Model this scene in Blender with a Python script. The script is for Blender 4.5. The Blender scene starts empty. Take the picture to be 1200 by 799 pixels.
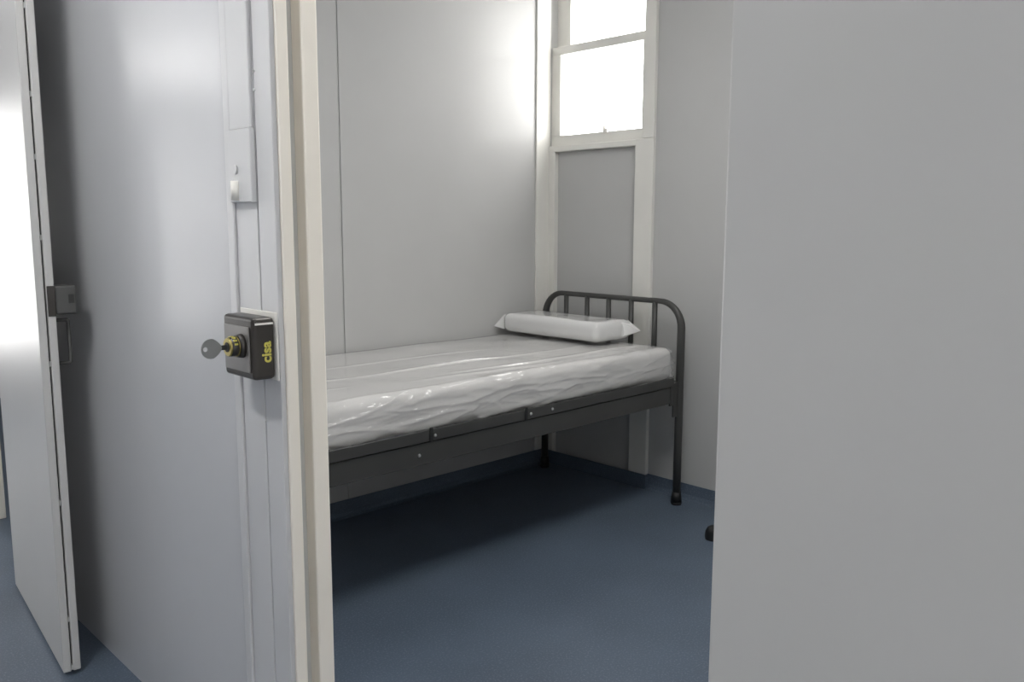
import bpy, bmesh, math, random
from mathutils import Vector, Matrix, noise

S = bpy.context.scene
COL = S.collection

# ------------------------------------------------------------------ camera
CAM_H = 1.28
cam_d = bpy.data.cameras.new('camera')
cam = bpy.data.objects.new('camera', cam_d)
COL.objects.link(cam)
fw = Vector((0.69160, 0.70910, -0.13735)).normalized()
rt = Vector((0.71613, -0.69796, 0.00261)).normalized()
up = rt.cross(fw).normalized()
m = Matrix((rt, up, -fw)).transposed().to_4x4()
m.translation = (0, 0, CAM_H)
cam.matrix_world = m
cam_d.sensor_width = 36.0
cam_d.lens = 1002.13 / 1200 * 36.0
cam_d.clip_start = 0.02
S.camera = cam

# ------------------------------------------------------------------ daylight and exposure
SKY = 10.5
CELL_FILL = 11.5  # strength of the ceiling light added to the cell
CORRIDOR_FILL = 53.0  # strength of the ceiling lights added to the corridor
w = bpy.data.worlds.new('overcast_sky')
S.world = w
w.use_nodes = True
bg = w.node_tree.nodes['Background']
bg.inputs[0].default_value = (1.0, 0.99, 0.975, 1)
bg.inputs[1].default_value = SKY
S.view_settings.view_transform = 'Standard'
S.view_settings.look = 'None'
S.view_settings.gamma = 1.0
S.view_settings.use_curve_mapping = False
S.view_settings.exposure = 0.0
S.cycles.use_denoising = True
S.cycles.max_bounces = 14
S.cycles.diffuse_bounces = 10
S.cycles.sample_clamp_indirect = 6.0


def portal(name, loc, rot, sx, sy):
    l = bpy.data.lights.new(name, 'AREA')
    l.shape = 'RECTANGLE'
    l.size, l.size_y = sx, sy
    l.cycles.is_portal = True
    o = bpy.data.objects.new(name, l)
    o.location = loc
    o.rotation_euler = rot
    COL.objects.link(o)
    return o


R90 = math.pi / 2
portal('window_daylight', (3.40, 2.77, 2.05), (0, R90, 0), 0.80, 0.60)           # points -X
portal('added_next_cell_daylight', (3.42, 4.7, 1.9), (0, R90, 0), 1.22, 1.02)              # points -X, at the next cell's added window
portal('added_end_daylight', (-0.08, 7.05, 1.22), (-R90, 0, 0), 1.62, 1.76)    # points -Y, at the added far end window
portal('added_rear_daylight', (-0.30, -2.65, 1.98), (R90, 0, 0), 1.24, 0.88)    # points +Y, at the added near end window
portal('added_clerestory_daylight', (-1.0, 5.9, 2.33), (0, -R90, 0), 0.38, 1.50)   # points +X, at the added strip window


# ------------------------------------------------------------------ materials
def mat(name, col, rough=0.5, metal=0.0, spec=0.5, coat=0.0, bump=None, speck=None, spread=0.04):
    """bump=(scale, strength); speck=(scale, second colour, lo, hi)."""
    mt = bpy.data.materials.new(name)
    mt.use_nodes = True
    nt = mt.node_tree
    b = nt.nodes['Principled BSDF']
    b.inputs['Roughness'].default_value = rough
    b.inputs['Metallic'].default_value = metal
    b.inputs['Specular IOR Level'].default_value = spec
    b.inputs['Coat Weight'].default_value = coat
    b.inputs['Coat Roughness'].default_value = 0.12
    tc = nt.nodes.new('ShaderNodeTexCoord')
    n = nt.nodes.new('ShaderNodeTexNoise')
    n.inputs['Scale'].default_value = 3.0
    n.inputs['Detail'].default_value = 4.0
    nt.links.new(tc.outputs['Object'], n.inputs['Vector'])
    r = nt.nodes.new('ShaderNodeValToRGB')
    r.color_ramp.elements[0].position = 0.3
    r.color_ramp.elements[1].position = 0.7
    r.color_ramp.elements[0].color = tuple(c * (1 - spread) for c in col) + (1,)
    r.color_ramp.elements[1].color = tuple(min(1, c * (1 + spread)) for c in col) + (1,)
    nt.links.new(n.outputs['Fac'], r.inputs['Fac'])
    out = r.outputs['Color']
    if speck:
        n2 = nt.nodes.new('ShaderNodeTexNoise')
        n2.inputs['Scale'].default_value = speck[0]
        n2.inputs['Detail'].default_value = 2.0
        nt.links.new(tc.outputs['Object'], n2.inputs['Vector'])
        r2 = nt.nodes.new('ShaderNodeValToRGB')
        r2.color_ramp.elements[0].position = speck[2]
        r2.color_ramp.elements[1].position = speck[3]
        nt.links.new(n2.outputs['Fac'], r2.inputs['Fac'])
        mx = nt.nodes.new('ShaderNodeMix')
        mx.data_type = 'RGBA'
        nt.links.new(r2.outputs['Color'], mx.inputs['Factor'])
        nt.links.new(out, mx.inputs['A'])
        mx.inputs['B'].default_value = speck[1] + (1,)
        out = mx.outputs['Result']
    nt.links.new(out, b.inputs['Base Color'])
    if bump:
        n3 = nt.nodes.new('ShaderNodeTexNoise')
        n3.inputs['Scale'].default_value = bump[0]
        n3.inputs['Detail'].default_value = 3.0
        nt.links.new(tc.outputs['Object'], n3.inputs['Vector'])
        bp = nt.nodes.new('ShaderNodeBump')
        bp.inputs['Strength'].default_value = bump[1]
        bp.inputs['Distance'].default_value = 0.002
        nt.links.new(n3.outputs['Fac'], bp.inputs['Height'])
        nt.links.new(bp.outputs['Normal'], b.inputs['Normal'])
    return mt


def film_mat(name, haze, rough, tint=(0.9, 0.9, 0.9)):
    """clear polythene: see-through with a sharp sheen and a little haze."""
    mt = bpy.data.materials.new(name)
    mt.use_nodes = True
    nt = mt.node_tree
    for nd in list(nt.nodes):
        nt.nodes.remove(nd)
    o = nt.nodes.new('ShaderNodeOutputMaterial')
    t = nt.nodes.new('ShaderNodeBsdfTransparent')
    d = nt.nodes.new('ShaderNodeBsdfDiffuse')
    d.inputs['Color'].default_value = tint + (1,)
    g = nt.nodes.new('ShaderNodeBsdfGlossy')
    g.inputs['Roughness'].default_value = rough
    lw = nt.nodes.new('ShaderNodeLayerWeight')
    lw.inputs['Blend'].default_value = 0.5
    pw = nt.nodes.new('ShaderNodeMath')
    pw.operation = 'POWER'
    pw.inputs[1].default_value = 5.0
    nt.links.new(lw.outputs['Facing'], pw.inputs[0])
    f = nt.nodes.new('ShaderNodeMath')
    f.operation = 'MULTIPLY_ADD'
    f.inputs[1].default_value = 0.95
    f.inputs[2].default_value = 0.05
    nt.links.new(pw.outputs[0], f.inputs[0])
    a = nt.nodes.new('ShaderNodeMixShader')
    a.inputs[0].default_value = haze
    nt.links.new(t.outputs[0], a.inputs[1])
    nt.links.new(d.outputs[0], a.inputs[2])
    b = nt.nodes.new('ShaderNodeMixShader')
    nt.links.new(f.outputs[0], b.inputs[0])
    nt.links.new(a.outputs[0], b.inputs[1])
    nt.links.new(g.outputs[0], b.inputs[2])
    if haze > 0:
        tc = nt.nodes.new('ShaderNodeTexCoord')
        n = nt.nodes.new('ShaderNodeTexNoise')
        n.inputs['Scale'].default_value = 22
        n.inputs['Detail'].default_value = 3
        nt.links.new(tc.outputs['Object'], n.inputs['Vector'])
        bp = nt.nodes.new('ShaderNodeBump')
        bp.inputs['Strength'].default_value = 0.35
        bp.inputs['Distance'].default_value = 0.01
        nt.links.new(n.outputs['Fac'], bp.inputs['Height'])
        nt.links.new(bp.outputs['Normal'], g.inputs['Normal'])
    nt.links.new(b.outputs[0], o.inputs[0])
    return mt


M = {
    'wall': mat('grey_wall_paint', (0.50, 0.50, 0.495), 0.16, spec=0.07, bump=(60, 0.05), spread=0.02),
    'corr': mat('grey_corridor_paint', (0.555, 0.560, 0.578), 0.24, spec=0.5, bump=(14, 0.04), spread=0.02),
    'opp': mat('mid_grey_corridor_paint', (0.40, 0.41, 0.43), 0.4, bump=(14, 0.04), spread=0.02),
    'door': mat('grey_door_paint', (0.525, 0.52, 0.51), 0.36, spec=0.3, bump=(30, 0.04), spread=0.02),
    'edge': mat('door_edge_steel', (0.50, 0.51, 0.50), 0.40),
    'frame': mat('white_grey_frame_paint', (0.60, 0.60, 0.61), 0.28),
    'cream': mat('cream_frame_paint', (0.90, 0.85, 0.765), 0.32),
    'casing': mat('cream_window_paint', (0.74, 0.73, 0.69), 0.35),
    'ceil': mat('white_ceiling_paint', (0.70, 0.70, 0.70), 0.7),
    'floor': mat('blue_speckled_vinyl', (0.088, 0.116, 0.158), 0.45, spec=0.3, bump=(220, 0.15),
                 speck=(160, (0.150, 0.185, 0.235), 0.52, 0.75), spread=0.10),
    'bed': mat('charcoal_enamel', (0.048, 0.048, 0.046), 0.42, spread=0.1, bump=(90, 0.06)),
    'rubber': mat('black_rubber', (0.010, 0.011, 0.012), 0.6),
    'steel': mat('bright_steel', (0.75, 0.75, 0.74), 0.3, metal=1.0),
    'mattress': mat('white_mattress_ticking', (0.60, 0.59, 0.575), 0.85, bump=(40, 0.2)),
    'pillow': mat('white_pillow_fabric', (0.76, 0.76, 0.755), 0.8, bump=(30, 0.2)),
    'film': film_mat('clear_polythene', 0.20, 0.13),
    'glass': film_mat('window_glass', 0.0, 0.02),
    'lock': mat('bronze_black_lock_metal', (0.055, 0.050, 0.046), 0.33, metal=0.35, spread=0.15, bump=(120, 0.1)),
    'lockface': mat('brushed_dark_lock_face', (0.24, 0.23, 0.225), 0.38, metal=0.6, spread=0.15),
    'lockgrey': mat('grey_lock_metal', (0.085, 0.085, 0.082), 0.45, metal=0.3),
    'brass': mat('dark_brass', (0.55, 0.45, 0.16), 0.3, metal=0.9, spread=0.2),
    'yellow': mat('yellow_print', (0.62, 0.56, 0.12), 0.5),
    'key': mat('nickel_key', (0.30, 0.31, 0.31), 0.38, metal=0.7),
    'white': mat('white_plate_enamel', (0.80, 0.78, 0.74), 0.35),
    'dark': mat('dark_recess', (0.03, 0.03, 0.03), 0.7),
}


# ------------------------------------------------------------------ mesh helpers
def box(bm, x0, x1, y0, y1, z0, z1, bev=0.0, seg=2):
    vs = [bm.verts.new(p) for p in ((x0, y0, z0), (x1, y0, z0), (x1, y1, z0), (x0, y1, z0),
                                    (x0, y0, z1), (x1, y0, z1), (x1, y1, z1), (x0, y1, z1))]
    fs = [bm.faces.new([vs[i] for i in q]) for q in ((3, 2, 1, 0), (4, 5, 6, 7), (0, 1, 5, 4),
                                                     (1, 2, 6, 5), (2, 3, 7, 6), (3, 0, 4, 7))]
    if bev > 0:
        es = list({e for f in fs for e in f.edges})
        bmesh.ops.bevel(bm, geom=es, offset=bev, segments=seg, affect='EDGES', profile=0.5)
    return bm


def B(*a, **k):
    return box(bmesh.new(), *a, **k)


def cyl(bm, p0, p1, r0, r1=None, n=24, caps=True):
    r1 = r0 if r1 is None else r1
    p0, p1 = Vector(p0), Vector(p1)
    d = (p1 - p0).normalized()
    a = d.orthogonal().normalized()
    b = d.cross(a)
    ra, rb = [], []
    for i in range(n):
        t = 2 * math.pi * i / n
        v = a * math.cos(t) + b * math.sin(t)
        ra.append(bm.verts.new(p0 + v * r0))
        rb.append(bm.verts.new(p1 + v * r1))
    for i in range(n):
        j = (i + 1) % n
        f = bm.faces.new((ra[i], ra[j], rb[j], rb[i]))
        f.smooth = True
    if caps:
        bm.faces.new(ra[::-1])
        bm.faces.new(rb)
    return bm


def tube(bm, pts, radii, n=16):
    """round tube along a polyline, radii per point, capped."""
    pts = [Vector(p) for p in pts]
    rings = []
    ref = None
    for i, p in enumerate(pts):
        if i == 0:
            d = pts[1] - p
        elif i == len(pts) - 1:
            d = p - pts[i - 1]
        else:
            d = (pts[i + 1] - p).normalized() + (p - pts[i - 1]).normalized()
        d.normalize()
        if ref is None:
            ref = d.orthogonal().normalized()
        a = (ref - d * ref.dot(d)).normalized()
        ref = a
        b = d.cross(a)
        rings.append([bm.verts.new(p + (a * math.cos(2 * math.pi * k / n) + b * math.sin(2 * math.pi * k / n)) * radii[i])
                      for k in range(n)])
    for r0, r1 in zip(rings, rings[1:]):
        for k in range(n):
            j = (k + 1) % n
            f = bm.faces.new((r0[k], r0[j], r1[j], r1[k]))
            f.smooth = True
    bm.faces.new(rings[0][::-1])
    bm.faces.new(rings[-1])
    return bm


def soft_box(x0, x1, y0, y1, z0, z1, r, nx, ny, nz, disp=None):
    """rounded box with a fine skin; disp(p, n) moves a point along its normal."""
    bm = bmesh.new()
    cache = {}
    lo, hi = Vector((x0, y0, z0)), Vector((x1, y1, z1))
    N = (nx, ny, nz)

    def vert(i, j, k):
        key = (i, j, k)
        if key in cache:
            return cache[key]
        p = Vector([lo[a] + (hi[a] - lo[a]) * key[a] / N[a] for a in range(3)])
        c = Vector([min(max(p[a], lo[a] + r), hi[a] - r) for a in range(3)])
        d = p - c
        nrm = d.normalized()
        p = c + nrm * r
        if disp:
            p = p + nrm * disp(p, nrm)
        cache[key] = bm.verts.new(p)
        return cache[key]

    def quad(a, b, c, d):
        f = bm.faces.new((vert(*a), vert(*b), vert(*c), vert(*d)))
        f.smooth = True
    for i in range(nx):
        for j in range(ny):
            quad((i, j, nz), (i + 1, j, nz), (i + 1, j + 1, nz), (i, j + 1, nz))
            quad((i, j + 1, 0), (i + 1, j + 1, 0), (i + 1, j, 0), (i, j, 0))
        for k in range(nz):
            quad((i, 0, k), (i + 1, 0, k), (i + 1, 0, k + 1), (i, 0, k + 1))
            quad((i, ny, k + 1), (i + 1, ny, k + 1), (i + 1, ny, k), (i, ny, k))
    for j in range(ny):
        for k in range(nz):
            quad((nx, j, k), (nx, j + 1, k), (nx, j + 1, k + 1), (nx, j, k + 1))
            quad((0, j, k + 1), (0, j + 1, k + 1), (0, j + 1, k), (0, j, k))
    return bm


def obj(name, bm, material, parent=None, local=False):
    """one mesh object; bm in world coordinates unless local (parent's own axes)."""
    me = bpy.data.meshes.new(name)
    if parent is not None and not local:
        inv = parent.matrix_basis.inverted()
        q = parent.parent
        while q is not None:
            inv = inv @ q.matrix_basis.inverted()
            q = q.parent
        bm.transform(inv)
    bmesh.ops.recalc_face_normals(bm, faces=bm.faces)
    bm.to_mesh(me)
    bm.free()
    me.materials.append(M[material])
    o = bpy.data.objects.new(name, me)
    COL.objects.link(o)
    o.parent = parent
    return o


def tag(o, label, cat, kind=None, group=None):
    o['label'] = label
    o['category'] = cat
    if kind:
        o['kind'] = kind
    if group:
        o['group'] = group
    return o


def empty(name, loc, rz=0.0):
    o = bpy.data.objects.new(name, None)
    o.empty_display_size = 0.1
    o.location = loc
    o.rotation_euler = (0, 0, rz)
    COL.objects.link(o)
    o.matrix_basis = Matrix.Translation(loc) @ Matrix.Rotation(rz, 4, 'Z')
    return o


# ------------------------------------------------------------------ setting
XW = 0.826        # corridor face of the cell-block wall
XC = 0.927        # cell face of that wall
XN = 3.29         # inner face of the window wall
YB = 3.105         # inner face of the wall behind the bed
YJ = 1.489        # reveal of the doorway's far jamb
YR = 0.490        # reveal of the doorway's near jamb
YF = 1.680        # outer side of the far jamb's frame
CEIL = 2.62
HEAD = 2.10

tag(obj('floor', B(-0.95, 3.45, -2.8, 7.2, -0.10, 0.0), 'floor'),
    'blue speckled vinyl floor of the cell and the corridor', 'floor', 'structure')
tag(obj('ceiling', B(-1.05, 3.45, -2.8, 7.2, CEIL, CEIL + 0.1), 'ceil'),
    'white ceiling over the cell and the corridor', 'ceiling', 'structure')

# corridor wall (each stretch stops at a door frame)
N0, N1 = 3.33, 4.10      # the next cell's doorway
bm = bmesh.new()
box(bm, XW, XC, YF, N0 - 0.05, 0, CEIL)
tag(obj('wall_front', bm, 'corr'), 'smooth grey corridor wall between the two cell doors', 'wall', 'structure')
tag(obj('wall_right', B(XW, XC, -2.7, YR - 0.05, 0, CEIL), 'corr'),
    'grey corridor wall behind the nearest open door', 'wall', 'structure')
tag(obj('wall_far', B(XW, XC, N1 + 0.05, 7.1, 0, CEIL), 'corr'),
    'grey corridor wall beyond the far open door', 'wall', 'structure')
bm = bmesh.new()
box(bm, XW, XC, YR - 0.05, YF, HEAD + 0.05, CEIL)
box(bm, XW, XC, N0 - 0.05, N1 + 0.05, HEAD + 0.05, CEIL)
tag(obj('wall_lintel', bm, 'corr'), 'grey wall above the door heads', 'wall', 'structure')
bm = bmesh.new()
box(bm, -1.05, -0.95, -2.8, 7.2, -0.1, 2.16)
box(bm, -1.05, -0.95, -2.8, 7.2, 2.52, CEIL)
box(bm, -1.05, -0.95, -2.8, 5.16, 2.16, 2.52)
box(bm, -1.05, -0.95, 6.64, 7.2, 2.16, 2.52)
tag(obj('wall_opposite', bm, 'opp'), 'grey corridor wall facing the cell doors', 'wall', 'structure')


def glazing(name, label, x0, x1, y0, y1, z0, z1, axis, zbars=()):
    """an added, unseen framed window: stiles and rails, one pane per light."""
    root = empty(name, ((x0 + x1) / 2, (y0 + y1) / 2, z0))
    tag(root, label, 'window', 'structure')
    f = 0.04
    bm = bmesh.new()
    box(bm, x0, x1, y0, y1, z0, z0 + f)
    box(bm, x0, x1, y0, y1, z1 - f, z1)
    for q in zbars:
        box(bm, x0, x1, y0, y1, q - 0.05, q + 0.05)
    if axis == 'x':
        box(bm, x0, x0 + f, y0, y1, z0 + f, z1 - f)
        box(bm, x1 - f, x1, y0, y1, z0 + f, z1 - f)
        x0, x1, y0, y1 = x0 + f, x1 - f, (y0 + y1) / 2 - 0.004, (y0 + y1) / 2 + 0.004
    else:
        box(bm, x0, x1, y0, y0 + f, z0 + f, z1 - f)
        box(bm, x0, x1, y1 - f, y1, z0 + f, z1 - f)
        x0, x1, y0, y1 = (x0 + x1) / 2 - 0.004, (x0 + x1) / 2 + 0.004, y0 + f, y1 - f
    obj('window_frame', bm, 'frame', root)
    zs = [z0 + f] + [v for q in zbars for v in (q - 0.05, q + 0.05)] + [z1 - f]
    for a, b in zip(zs[::2], zs[1::2]):
        obj('pane', B(x0, x1, y0, y1, a, b), 'glass', root)


def pierced(name, y, hx0, hx1, hz0, hz1, label):
    bm = bmesh.new()
    box(bm, -0.95, hx0, y, y + 0.1, 0, CEIL)
    box(bm, hx1, XW, y, y + 0.1, 0, CEIL)
    box(bm, hx0, hx1, y, y + 0.1, 0, hz0)
    box(bm, hx0, hx1, y, y + 0.1, hz1, CEIL)
    tag(obj(name, bm, 'wall'), label, 'wall', 'structure')


pierced('wall_corridor_end', 7.0, -0.88, 0.72, 0.36, 2.08, 'grey wall across the far end of the corridor')
glazing('added_window_2', 'unseen glazed light added at the far end of the corridor', -0.879, 0.719, 7.03, 7.07, 0.361, 2.079, 'x', (0.98, 1.78))  # added out of view to light the corridor and far door
pierced('wall_corridor_rear', -2.7, -0.91, 0.31, 1.56, 2.4, 'grey wall across the near end of the corridor')
glazing('added_window_3', 'unseen window added at the near end of the corridor for light', -0.909, 0.309, -2.67, -2.63, 1.561, 2.399, 'x')  # added out of view to brighten the cream jamb
glazing('added_window_4', 'unseen high strip window added opposite the cell doors for light', -1.02, -0.98, 5.161, 6.639, 2.161, 2.519, 'y')  # added out of view for the bright patch on the corridor wall
tag(obj('wall_end', B(XC, 3.45, 7.0, 7.1, 0, CEIL), 'wall'), 'grey end wall of the cell block', 'wall', 'structure')
tag(obj('wall_near_end', B(XC, 3.45, -2.7, -2.6, 0, CEIL), 'wall'), 'grey near end wall of the cell block', 'wall', 'structure')
tag(obj('wall_partition', B(XC, XN, 0.20, 0.28, 0, CEIL), 'wall'), 'grey cell wall opposite the bed', 'wall', 'structure')

JX = 2.024
# wall behind the bed: big sheets with a fine vertical joint
wb = empty('wall_back', (0, YB, 0))
tag(wb, 'plain grey sheeted wall behind the bed', 'wall', 'structure')
obj('wall_core', B(XC, XN, YB + 0.006, YB + 0.08, 0, CEIL), 'edge', wb)
for x0, x1 in ((XC, JX - 0.003), (JX + 0.003, XN)):
    obj('panel', B(x0, x1, YB, YB + 0.0059, 0, CEIL, bev=0.0015, seg=1), 'wall', wb)

# window wall with the window bay cut out
WY0, WY1 = 2.425, YB      # outer edges of the casing
WZ1 = 2.52
ww = empty('wall_window', (XN, 0, 0))
tag(ww, 'grey outer wall of the cell to the right of the window', 'wall', 'structure')
bm = bmesh.new()
box(bm, XN, XN + 0.14, -2.6, WY0, 0, CEIL)
box(bm, XN, XN + 0.14, WY1 + 0.0001, 4.2, 0, CEIL)      # leaves an opening for the next cell's added window
box(bm, XN, XN + 0.14, 5.2, 7.0, 0, CEIL)
box(bm, XN, XN + 0.14, 4.2, 5.2, 0, 1.3)
box(bm, XN, XN + 0.14, 4.2, 5.2, 2.5, CEIL)
box(bm, XN, XN + 0.14, WY0, WY1, WZ1, CEIL)
box(bm, XN + 0.06, XN + 0.14, WY0, WY1, 0, 1.66)
obj('wall_sheet', bm, 'wall', ww)

win = empty('window_1', (XN, 2.78, 0))
tag(win, 'white double-hung sash window high above the bed, over a grey panel', 'window', 'structure')
bm = bmesh.new()                                   # right casing board, floor to head
box(bm, XN - 0.020, XN + 0.12, WY0, 2.530, 0.0, 1.668, bev=0.003)
box(bm, XN - 0.020, XN + 0.12, WY0, 2.488, 1.6685, WZ1, bev=0.003)
obj('casing', bm, 'casing', win)
# corner board, fixed on the wall behind the bed
obj('corner_board', B(3.190, XN - 0.001, YB - 0.012, YB - 0.0002, 0.075, CEIL - 0.001, bev=0.003), 'casing', win)
obj('bead', B(XN - 0.010, XN + 0.10, 3.052, 3.0985, 0.0, 1.655, bev=0.003), 'casing', win)
obj('casing', B(XN - 0.02, XN + 0.12, 2.4885, 3.0975, 2.46, WZ1, bev=0.003), 'casing', win)
obj('window_sill', B(XN - 0.012, XN + 0.13, 2.5305, 3.0975, 1.638, 1.668, bev=0.004), 'casing', win)
obj('infill_panel', B(XN + 0.018, XN + 0.05, 2.5305, 3.0515, 0.0, 1.637), 'wall', win)
# lower sash (inside), upper sash (outside)
for (px, z0, z1, sb, st, y0, y1) in ((XN + 0.012, 1.6685, 2.160, 0.052, 0.042, 2.4885, 3.0975),
                                    (XN + 0.052, 2.118, 2.458, 0.048, 0.03, 2.4885, 3.0975)):
    s = obj('sash', B(px, px + 0.035, y0, y1, z0, z0 + sb, bev=0.003), 'casing', win)
    bm = bmesh.new()
    sw = 0.047 if px < XN + 0.03 else 0.075
    box(bm, px, px + 0.035, y0, y1, z1 - st, z1, bev=0.003)
    obj('top_rail', bm, 'casing', s)
    dl = 0.031 if px < XN + 0.03 else 0.012
    obj('stile', B(px, px + 0.035, y0, y0 + dl, z0 + sb, z1 - st, bev=0.002), 'casing', s)
    obj('stile', B(px, px + 0.035, y1 - sw - 0.012, y1, z0 + sb, z1 - st, bev=0.002), 'casing', s)
    obj('pane', B(px + 0.014, px + 0.019, y0 + dl, y1 - sw - 0.012, z0 + sb, z1 - st), 'glass', s)
bm = bmesh.new()
box(bm, XN + 0.001, XN + 0.012, 2.722, 2.746, 1.712, 1.735, bev=0.003)
box(bm, XN - 0.006, XN + 0.004, 2.728, 2.740, 1.727, 1.748, bev=0.003)
obj('sash_lift', bm, 'white', win)


glazing('added_window_5', 'unseen window added to light the next cell', XN + 0.05, XN + 0.09, 4.201, 5.199, 1.301, 2.499, 'y', (1.9,))  # added out of view so the next cell is not black

# coved vinyl skirting of the cell
def cove(name, pts2, axis, label):
    bm = bmesh.new()
    prof = [(0.0, 0.072), (0.004, 0.072), (0.006, 0.05), (0.010, 0.025), (0.020, 0.008), (0.035, 0.0005), (0.0, 0.0005)]
    rows = []
    for t in pts2:
        if axis == 'x':
            rows.append([bm.verts.new((t, YB - d, z)) for d, z in prof])
        else:
            rows.append([bm.verts.new((XN - d, t, z)) for d, z in prof])
    for i in range(len(prof)):
        j = (i + 1) % len(prof)
        bm.faces.new((rows[0][i], rows[0][j], rows[1][j], rows[1][i]))
    bm.faces.new(rows[0])
    bm.faces.new(rows[1][::-1])
    tag(obj(name, bm, 'floor'), label, 'skirting', 'structure')


cove('baseboard_back', (XC, XN), 'x', 'blue vinyl skirting turned up the wall behind the bed')
cove('baseboard_window', (0.28, WY0 - 0.001), 'y', 'blue vinyl skirting turned up the window wall')
cvw = bmesh.new()
box(cvw, XN - 0.028, XN - 0.0050, WY0 - 0.006, WY0 - 0.0005, 0.0005, 0.07)
box(cvw, XN - 0.028, XN - 0.0225, WY0 - 0.0005, YB - 0.036, 0.0005, 0.07)
tag(obj('baseboard_casing', cvw, 'floor'), 'blue vinyl skirting across the foot of the window casing', 'skirting', 'structure')


# ------------------------------------------------------------------ door frame of the open cell
fr = empty('trim_1', (XW, YJ, 0))
tag(fr, 'pale steel door frame with grooved cream jamb beside the black lock', 'door frame', 'structure')
TOPZ = HEAD + 0.05
obj('jamb_core', B(XW + 0.010, XC, YJ + 0.050, YF - 0.001, 0, TOPZ), 'frame', fr)
# face strips towards the corridor
obj('face_strip', B(XW - 0.007, XW + 0.0099, 1.6505, YF - 0.001, 0, TOPZ, bev=0.003), 'frame', fr)
obj('face_strip', B(XW - 0.002, XW + 0.0099, 1.5600, 1.6480, 0, TOPZ, bev=0.0012, seg=1), 'frame', fr)
obj('face_strip', B(XW - 0.001, XW + 0.0099, YJ + 0.0035, 1.5570, 0, TOPZ, bev=0.0012, seg=1), 'frame', fr)
# cream reveal strips with the groove between
obj('reveal_strip', B(XW + 0.0102, 0.8625, YJ, YJ + 0.0495, 0, TOPZ, bev=0.003), 'cream', fr)
obj('reveal_strip', B(0.8905, XC, YJ, YJ + 0.0495, 0, TOPZ, bev=0.004), 'cream', fr)
obj('reveal_groove', B(0.8630, 0.8900, YJ + 0.034, YJ + 0.0495, 0, TOPZ), 'edge', fr)
# near jamb and head
obj('near_jamb', B(XW, XC, YR - 0.049, YR, 0, TOPZ, bev=0.003), 'cream', fr)
obj('head_bar', B(XW, XC, YR + 0.0005, YJ - 0.0005, HEAD, TOPZ, bev=0.003), 'cream', fr)
# cover bar above the latch, latch plate with its bolt
cb = obj('cover_bar', B(XW - 0.010, XW - 0.0022, 1.5605, 1.6460, 1.460, TOPZ, bev=0.002), 'frame', fr)
lp = obj('latch_plate', B(XW - 0.014, XW - 0.0022, 1.5575, 1.6480, 1.318, 1.4595, bev=0.002), 'frame', fr)
bm = bmesh.new()
cyl(bm, (XW - 0.017, 1.617, 1.322), (XW - 0.017, 1.617, 1.360), 0.009, n=16)
obj('bolt', bm, 'white', lp)
bm = bmesh.new()
cyl(bm, (XW - 0.0135, 1.617, 1.382), (XW - 0.018, 1.617, 1.382), 0.009, n=16)
obj('screw', bm, 'frame', lp)
for z in (1.530, 1.565, 0.885):
    bm = bmesh.new()
    cyl(bm, (XW - 0.0008, 1.5535, z), (XW - 0.003, 1.5535, z), 0.0026, n=12)
    obj('screw', bm, 'edge', fr)

# frame of the next doorway
fn = empty('trim_2', (XW, N0, 0))
tag(fn, 'cream frame of the next cell doorway behind the far open door', 'door frame', 'structure')
obj('near_jamb', B(XW - 0.003, XC, N0 - 0.049, N0, 0, TOPZ, bev=0.003), 'cream', fn)
obj('far_jamb', B(XW - 0.003, XC, N1, N1 + 0.049, 0, TOPZ, bev=0.003), 'cream', fn)
obj('head_bar', B(XW, XC, N0 + 0.0005, N1 - 0.0005, HEAD, TOPZ, bev=0.003), 'cream', fn)


# ------------------------------------------------------------------ door leaves, swung right back against the wall
def leaf(name, hinge, direction, width, label, furniture):
    """local axes: x along the leaf from the hinge, y through it (0 = room side), z up."""
    d = Vector(direction).normalized()
    root = empty(name, (hinge[0], hinge[1], 0), math.atan2(d.y, d.x))
    tag(root, label, 'door', 'structure')
    T = 0.045
    # two skins with a groove between them along the free edge
    obj('inner_skin', B(0, width, 0, 0.0205, 0.012, 2.06, bev=0.003), 'door', root, True)
    obj('outer_skin', B(0, width, 0.0245, T, 0.012, 2.06, bev=0.003), 'door', root, True)
    core = obj('core', B(0.004, width - 0.012, 0.0206, 0.0244, 0.016, 2.056), 'dark', root, True)
    for z in (0.016, 0.16, 0.50, 0.89, 1.23, 1.44, 1.60, 1.82, 2.03):
        obj('edge_rivet', B(width - 0.0115, width - 0.001, 0.0207, 0.0243, z, z + 0.014), 'edge', root, True)
    for z in (0.25, 1.03, 1.80):
        bm = bmesh.new()
        cyl(bm, (-0.008, T, z), (-0.008, T, z + 0.10), 0.008, n=14)
        obj('hinge', bm, 'edge', root, True)
    if furniture:
        lk = obj('lock_box', B(width - 0.115, width + 0.003, T + 0.0005, T + 0.052, 1.030, 1.108, bev=0.005), 'lockgrey', root, True)
        obj('lock_faceplate', B(width + 0.0001, width + 0.003, 0.026, T, 1.026, 1.108, bev=0.001, seg=1), 'lock', lk, True)
        obj('strike_slot', B(width - 0.01, width + 0.0045, T + 0.032, T + 0.046, 1.060, 1.084), 'dark', lk, True)
        bm = bmesh.new()
        x = width - 0.05
        tube(bm, [(x, T - 0.002, 1.010), (x, T + 0.035, 1.010), (x, T + 0.038, 1.007), (x, T + 0.038, 0.893), (x, T + 0.035, 0.89), (x, T - 0.002, 0.89)],
             [0.0055] * 6, n=12)
        obj('pull_handle', bm, 'lockgrey', root, True)
    return root


# far door: hinged by the next doorway, free edge towards the camera
leaf('door_2', (0.751, 3.275), (0.677 - 0.751, 2.507 - 3.275), 0.772,
     'white-faced steel door at the far left, swung back against the corridor wall', True)
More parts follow.
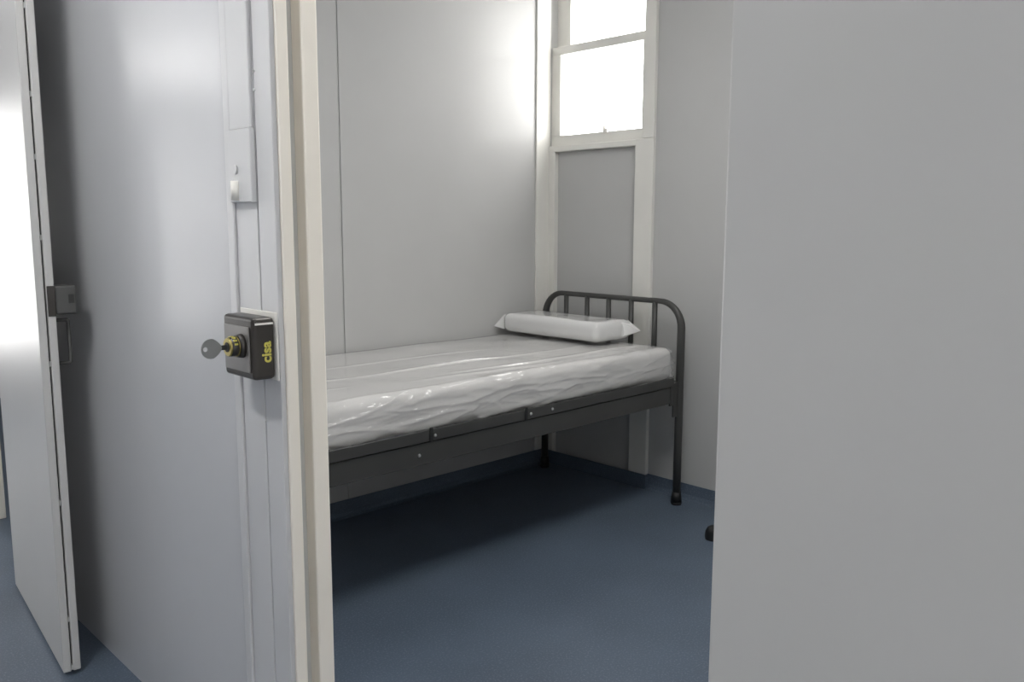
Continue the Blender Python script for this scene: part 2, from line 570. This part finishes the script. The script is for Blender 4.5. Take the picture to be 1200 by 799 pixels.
# near door: fills the right of the picture
leaf('door_1', (0.740, 0.4615), (0, -1), 0.93,
     'broad plain grey steel door filling the right side of the view', False)

# ------------------------------------------------------------------ rim lock on the frame, with its key
lk = empty('rim_lock', (XW, 1.572, 0.98))
tag(lk, 'square black rim lock with yellow lettering screwed to the door frame', 'lock')
LX, LY0, LY1, LZ0, LZ1 = 0.766, 1.492, 1.616, 0.978, 1.099
obj('lock_case', B(LX + 0.004, XW - 0.0105, LY0, LY1, LZ0, LZ1, bev=0.008, seg=3), 'lock', lk)
obj('back_plate', B(XW - 0.0100, XW - 0.0075, LY0 - 0.008, LY1 + 0.016, LZ0 - 0.004, LZ1 + 0.008, bev=0.001, seg=1), 'white', lk)
obj('front_plate', B(LX, LX + 0.0039, LY0 + 0.012, LY1 - 0.012, LZ0 + 0.014, LZ1 - 0.018, bev=0.0015), 'lockface', lk)
obj('seam_highlight', B(LX + 0.008, XW - 0.014, LY0 - 0.0012, LY0 - 0.0001, 1.0850, 1.0890), 'white', lk)  # white strip standing in for the highlight along the case edge
CY, CZ = 1.533, 1.043
bm = bmesh.new()
cyl(bm, (LX - 0.0001, CY, CZ), (LX - 0.010, CY, CZ), 0.0235, 0.0215, n=28)
cl = obj('cylinder', cyl(bm, (LX - 0.0095, CY, CZ), (LX - 0.026, CY, CZ), 0.0185, n=28), 'lock', lk)
bm = bmesh.new()
cyl(bm, (LX - 0.011, CY, CZ), (LX - 0.0125, CY, CZ), 0.0195, n=28)
cyl(bm, (LX - 0.0261, CY, CZ), (LX - 0.029, CY, CZ), 0.0185, 0.0165, n=28)
obj('cylinder_ring', bm, 'brass', cl)
obj('keyway', cyl(bmesh.new(), (LX - 0.0291, CY, CZ), (LX - 0.0300, CY, CZ), 0.0095, n=20), 'dark', cl)
for a in range(5):
    t = math.radians(200 + a * 24)
    yy, zz = CY + 0.0186 * math.cos(t), CZ - 0.0186 * math.sin(t)
    obj('yellow_mark', B(LX - 0.022, LX - 0.0155, yy - 0.0016, yy + 0.0016, zz - 0.0016, zz + 0.0016), 'yellow', cl)

# lettering on the side of the case, reading upwards
fc = bpy.data.curves.new('lettering', 'FONT')
fc.body = 'cisa'
fc.size = 0.028
fc.align_x = 'CENTER'
fc.align_y = 'CENTER'
fc.extrude = 0.0004
fc.offset = 0.0008
fo = bpy.data.objects.new('lettering_source', fc)
COL.objects.link(fo)
dg = bpy.context.evaluated_depsgraph_get()
me = bpy.data.meshes.new_from_object(fo.evaluated_get(dg))
bpy.data.objects.remove(fo)
bm = bmesh.new()
bm.from_mesh(me)
bpy.data.meshes.remove(me)
# text x -> world +z, text y -> world -x, text normal -> world -y
T = Matrix(((0, -1, 0, 0.797), (0, 0, -1, LY0 - 0.0006), (1, 0, 0, 1.032), (0, 0, 0, 1)))
bm.transform(T)
obj('lettering', bm, 'yellow', lk)

ky = empty('key', (LX - 0.03, CY, CZ - 0.018))
tag(ky, 'grey metal key standing in the cylinder of the black lock', 'key')
bm = bmesh.new()
n = 28
ring = []
for i in range(n):
    t = 2 * math.pi * i / n
    sx = math.cos(t)
    rx = 0.0195 if sx < 0 else 0.021
    rz = 0.0190 * (1.0 if sx < 0.2 else 1 - 0.45 * (sx - 0.2))
    ring.append((0.705 + rx * sx, CZ + rz * math.sin(t)))
fr_, bk_ = [], []
for x, z in ring:
    fr_.append(bm.verts.new((x, CY - 0.0014, z)))
    bk_.append(bm.verts.new((x, CY + 0.0014, z)))
hole = [(0.6935 + 0.0045 * math.cos(2 * math.pi * i / n), CZ + 0.0045 * math.sin(2 * math.pi * i / n)) for i in range(n)]
hf = [bm.verts.new((x, CY - 0.0014, z)) for x, z in hole]
hb = [bm.verts.new((x, CY + 0.0014, z)) for x, z in hole]
for i in range(n):
    j = (i + 1) % n
    bm.faces.new((fr_[i], fr_[j], bk_[j], bk_[i]))
    bm.faces.new((hf[i], hf[j], hb[j], hb[i]))
    bm.faces.new((fr_[i], fr_[j], hf[j], hf[i]))
    bm.faces.new((bk_[i], bk_[j], hb[j], hb[i]))
obj('bow', bm, 'key', ky)
obj('shank', B(0.7245, LX - 0.0302, CY - 0.0013, CY + 0.0013, CZ - 0.0045, CZ + 0.0045), 'dark', ky)

# ------------------------------------------------------------------ bed
HX = 3.187
FX = 1.165
YN, YFA = 2.185, 3.018          # near and far posts
bed = empty('bed', (2.2, 2.6, 0))
tag(bed, 'charcoal metal single bed frame with curved barred headboard', 'bed')


def end_frame(x, name, top):
    pts, rad = [], []
    rr = 0.115
    rp, rtop = 0.0180, 0.0125
    for z in (0.03, 0.3, 0.6, top - rr):
        pts.append((x, YN, z)); rad.append(rp)
    for k in range(1, 10):
        a = R90 * k / 10
        pts.append((x, YN + rr - rr * math.cos(a), top - rr + rr * math.sin(a)))
        rad.append(rp + (rtop - rp) * k / 10)
    for y in (YN + rr, (YN + YFA) / 2, YFA - rr):
        pts.append((x, y, top)); rad.append(rtop)
    for k in range(1, 10):
        a = R90 * k / 10
        pts.append((x, YFA - rr + rr * math.sin(a), top - rr + rr * math.cos(a)))
        rad.append(rtop + (rp - rtop) * k / 10)
    for z in (top - rr, 0.6, 0.3, 0.03):
        pts.append((x, YFA, z)); rad.append(rp)
    h = obj(name, tube(bmesh.new(), pts, rad, n=18), 'bed', bed)
    for y in (2.332, 2.468, 2.604, 2.740, 2.877):
        obj('bar', tube(bmesh.new(), [(x, y, 0.575), (x, y, top)], [0.0122, 0.0122], n=12), 'bed', h)
    obj('cross_bar', tube(bmesh.new(), [(x, YN, 0.562), (x, YFA, 0.562)], [0.0125, 0.0125], n=12), 'bed', h)
    for y in (YN, YFA):
        bm = bmesh.new()
        cyl(bm, (x, y, 0.0), (x, y, 0.012), 0.0225, 0.026, n=20)
        cyl(bm, (x, y, 0.012), (x, y, 0.060), 0.026, 0.0195, n=20)
        obj('rubber_foot', bm, 'rubber', h)
    return h


end_frame(HX, 'headboard', 0.928)
end_frame(FX, 'footboard', 0.80)


def angle_rail(y0, sgn, name):
    """two angle irons, the mesh frame resting on the side rail; sgn points outwards."""
    a = min(y0, y0 + sgn * 0.006), max(y0, y0 + sgn * 0.006)
    bm = bmesh.new()
    box(bm, FX + 0.02, HX - 0.02, a[0], a[1], 0.480, 0.5545, bev=0.0015, seg=1)
    b = min(y0, y0 - sgn * 0.04), max(y0, y0 - sgn * 0.04)
    box(bm, FX + 0.02, HX - 0.02, b[0], b[1], 0.480, 0.486)
    r = obj(name, bm, 'bed', bed)
    bm = bmesh.new()
    c = min(y0 + sgn * 0.007, y0 + sgn * 0.012), max(y0 + sgn * 0.007, y0 + sgn * 0.012)
    box(bm, FX + 0.035, HX - 0.055, c[0], c[1], 0.5575, 0.596, bev=0.0015, seg=1)
    d = min(y0 + sgn * 0.007, y0 - sgn * 0.04), max(y0 + sgn * 0.007, y0 - sgn * 0.04)
    box(bm, FX + 0.035, HX - 0.055, d[0], d[1], 0.5575, 0.563)
    obj('mesh_frame', bm, 'bed', r)
    return r


nr = angle_rail(YN + 0.004, -1, 'side_rail')
angle_rail(YFA - 0.004, 1, 'side_rail')
yo = YN + 0.004 - 0.012
for x, z, y in ((1.702, 0.515, yo + 0.006), (1.766, 0.574, yo), (2.223, 0.576, yo), (2.339, 0.577, yo)):
    bm = bmesh.new()
    cyl(bm, (x, y - 0.0001, z), (x, y - 0.004, z), 0.0062, 0.004, n=12)
    obj('bolt', bm, 'steel', nr)
for x in (1.748, 2.196):
    obj('spring_clip', B(x - 0.007, x + 0.007, yo - 0.004, yo - 0.0002, 0.556, 0.603, bev=0.001, seg=1), 'rubber', nr)
# hook brackets that hold the rails on the posts
for x, s in ((HX, -1), (FX, 1)):
    for y in (YN, YFA):
        bm = bmesh.new()
        x0, x1 = sorted((x + s * 0.012, x + s * 0.050))
        box(bm, x0, x1, y - 0.004, y + 0.004, 0.415, 0.572, bev=0.002, seg=1)
        box(bm, min(x + s * 0.05, x + s * 0.075), max(x + s * 0.05, x + s * 0.075), y - 0.004, y + 0.004, 0.47, 0.57)
        obj('corner_bracket', bm, 'bed', bed)
# wire mesh base
bm = bmesh.new()
for i in range(22):
    x = FX + 0.08 + i * (HX - FX - 0.18) / 21
    cyl(bm, (x, YN + 0.03, 0.566), (x, YFA - 0.03, 0.566), 0.0022, n=6)
for j in range(8):
    y = YN + 0.06 + j * (YFA - YN - 0.12) / 7
    cyl(bm, (FX + 0.05, y, 0.5705), (HX - 0.06, y, 0.5705), 0.0022, n=6)
g = obj('wire_base', bm, 'bed', bed)
g['kind'] = 'stuff'


# ------------------------------------------------------------------ mattress in its clear cover
MX0, MX1, MY0, MY1, MZ0, MZ1 = 1.20, 3.162, 2.205, 3.090, 0.582, 0.728
mt = empty('mattress', (2.2, 2.65, MZ0))
tag(mt, 'pale mattress in a wrinkled clear plastic cover on the metal bed', 'mattress')


def ridge(v):
    n_ = noise.noise(v)
    return (1 - abs(n_)) ** 6


def body(p, n_):
    return 0.004 * noise.noise(Vector((p.x * 3, p.y * 3, p.z * 6)))


def wrinkle(p, n_):
    side = max(0.0, -n_.y)
    topf = max(0.0, n_.z)
    # loose folds that slant across the front face
    v = Vector((p.x * 2.2 + p.z * 6.0, p.z * 24 - p.x * 2.2, 3.1))
    w = 0.014 * ridge(v) + 0.008 * ridge(Vector((p.x * 5.0 - p.z * 12, p.z * 30 + p.x * 5, 9.7))) + 0.004 * ridge(Vector((p.x * 9.0 + p.z * 20, p.z * 60 - p.x * 6, 6.1)))
    w += 0.010 * max(0.0, noise.noise(Vector((p.x * 5.5, p.z * 9 + p.x * 2, 4.4))))
    # a few taut creases run along the top
    warp = 0.05 * noise.noise(Vector((p.x * 1.7, p.y * 2.0, 8.8)))
    q = p.y + warp + 0.06 * (p.x - 2.2)
    t = 0.0
    for yc, wd, am, sd in ((2.36, 0.012, 0.009, 1.3), (2.52, 0.010, 0.008, 4.1), (2.74, 0.009, 0.006, 7.7), (2.30, 0.016, 0.008, 2.9)):
        on = max(0.0, noise.noise(Vector((p.x * 1.6 + sd * 3.3, sd, 0.5))) + 0.15)
        t += am * on * 2.0 * math.exp(-((q - yc) / wd) ** 2)
    t += 0.003 * noise.noise(Vector((p.x * 5, p.y * 7, 2.2)))
    t *= max(0.25, min(1.0, (3.0 - p.x) / 0.15)) if p.y > 2.40 else 1.0
    return 0.004 + side * w + topf * t + body(p, n_)


obj('mattress_body', soft_box(MX0, MX1, MY0, MY1, MZ0, MZ1, 0.036, 90, 44, 14, body), 'mattress', mt)
obj('plastic_cover', soft_box(MX0, MX1, MY0, MY1, MZ0, MZ1, 0.036, 420, 180, 40, wrinkle), 'film', mt)

# ------------------------------------------------------------------ pillow in plastic
PX0, PX1, PY0, PY1, PZ0, PZ1 = 2.905, 3.160, 2.440, 3.045, 0.748, 0.834
pl = empty('pillow', (3.05, 2.77, PZ0))
tag(pl, 'white block pillow sealed in clear plastic at the head of the bed', 'pillow')


def pbody(p, n_):
    return 0.003 * noise.noise(Vector((p.x * 7, p.y * 5, p.z * 9)))


def pwrap(p, n_):
    return 0.003 + pbody(p, n_) + 0.003 * ridge(Vector((p.x * 6, p.y * 4 + p.z * 9, p.z * 8)))


obj('pillow_body', soft_box(PX0, PX1, PY0, PY1, PZ0, PZ1, 0.028, 24, 60, 12, pbody), 'pillow', pl)
wr = obj('plastic_wrap', soft_box(PX0, PX1, PY0, PY1, PZ0, PZ1, 0.028, 60, 150, 24, pwrap), 'film', pl)
for tip, base in (((2.892, 3.094, 0.768), ((PX0 + 0.01, PY1, PZ0 + 0.008), (PX0 + 0.01, PY1, PZ1 - 0.006), (PX1 - 0.02, PY1, PZ1 - 0.006), (PX1 - 0.02, PY1, PZ0 + 0.008))),
                  ((3.168, 2.395, 0.785), ((PX1 - 0.08, PY0, PZ0 + 0.012), (PX1 - 0.08, PY0, PZ1 - 0.008), (PX1 - 0.005, PY0 + 0.02, PZ1 - 0.004), (PX1 - 0.005, PY0 + 0.02, PZ0 + 0.008)))):
    bm = bmesh.new()
    t = bm.verts.new(tip)
    bs = [bm.verts.new(b) for b in base]
    for i in range(4):
        bm.faces.new((bs[i], bs[(i + 1) % 4], t))
    bm.faces.new(bs)
    obj('sealed_corner', bm, 'pillow', wr)

# ------------------------------------------------------------------ small black stop on the cell floor
bm = bmesh.new()
prof = [(0.0, 0.030), (0.012, 0.032), (0.034, 0.030), (0.050, 0.022), (0.057, 0.010), (0.058, 0.001)]
for (z0, r0), (z1, r1) in zip(prof, prof[1:]):
    cyl(bm, (2.93, 1.826, z0), (2.93, 1.826, z1), r0, r1, n=24, caps=False)
bmesh.ops.remove_doubles(bm, verts=bm.verts, dist=0.0002)
st = obj('door_stop', bm, 'rubber')
tag(st, 'small black rubber stop on the blue floor, half hidden by the near door', 'door stop')

# ------------------------------------------------------------------ ceiling lights added above the view to brighten cell and corridor
def lit(name, strength):
    dm = bpy.data.materials.new(name)
    dm.use_nodes = True
    pb = dm.node_tree.nodes['Principled BSDF']
    pb.inputs['Base Color'].default_value = (0.8, 0.8, 0.8, 1)
    pb.inputs['Emission Color'].default_value = (1.0, 0.99, 0.965, 1)
    pb.inputs['Emission Strength'].default_value = strength
    M[name] = dm


lit('cell_fill_diffuser', CELL_FILL)
lit('corridor_fill_diffuser', CORRIDOR_FILL)


def batten(x, y, along, material, label, wide=0.08, half=0.62):
    lt = empty('added_ceiling_light', (x, y, CEIL - 0.09))
    tag(lt, label, 'ceiling light')
    a, b = (half + 0.03, wide - 0.01) if along == 'x' else (wide - 0.01, half + 0.03)
    obj('light_body', B(x - a, x + a, y - b, y + b, CEIL - 0.045, CEIL - 0.0005, bev=0.006), 'white', lt)
    a, b = (half, wide) if along == 'x' else (wide, half)
    obj('diffuser', B(x - a, x + a, y - b, y + b, CEIL - 0.085, CEIL - 0.0455, bev=0.012), material, lt)


batten(1.95, 1.25, 'x', 'cell_fill_diffuser', 'unseen wide ceiling panel light added to brighten the cell', 0.30)
batten(-0.15, 1.65, 'y', 'corridor_fill_diffuser', 'unseen ceiling batten light added to light the corridor wall by the black lock', half=0.36)
batten(-0.15, -1.5, 'y', 'corridor_fill_diffuser', 'unseen ceiling batten light added behind the camera to light the near door', half=0.36)
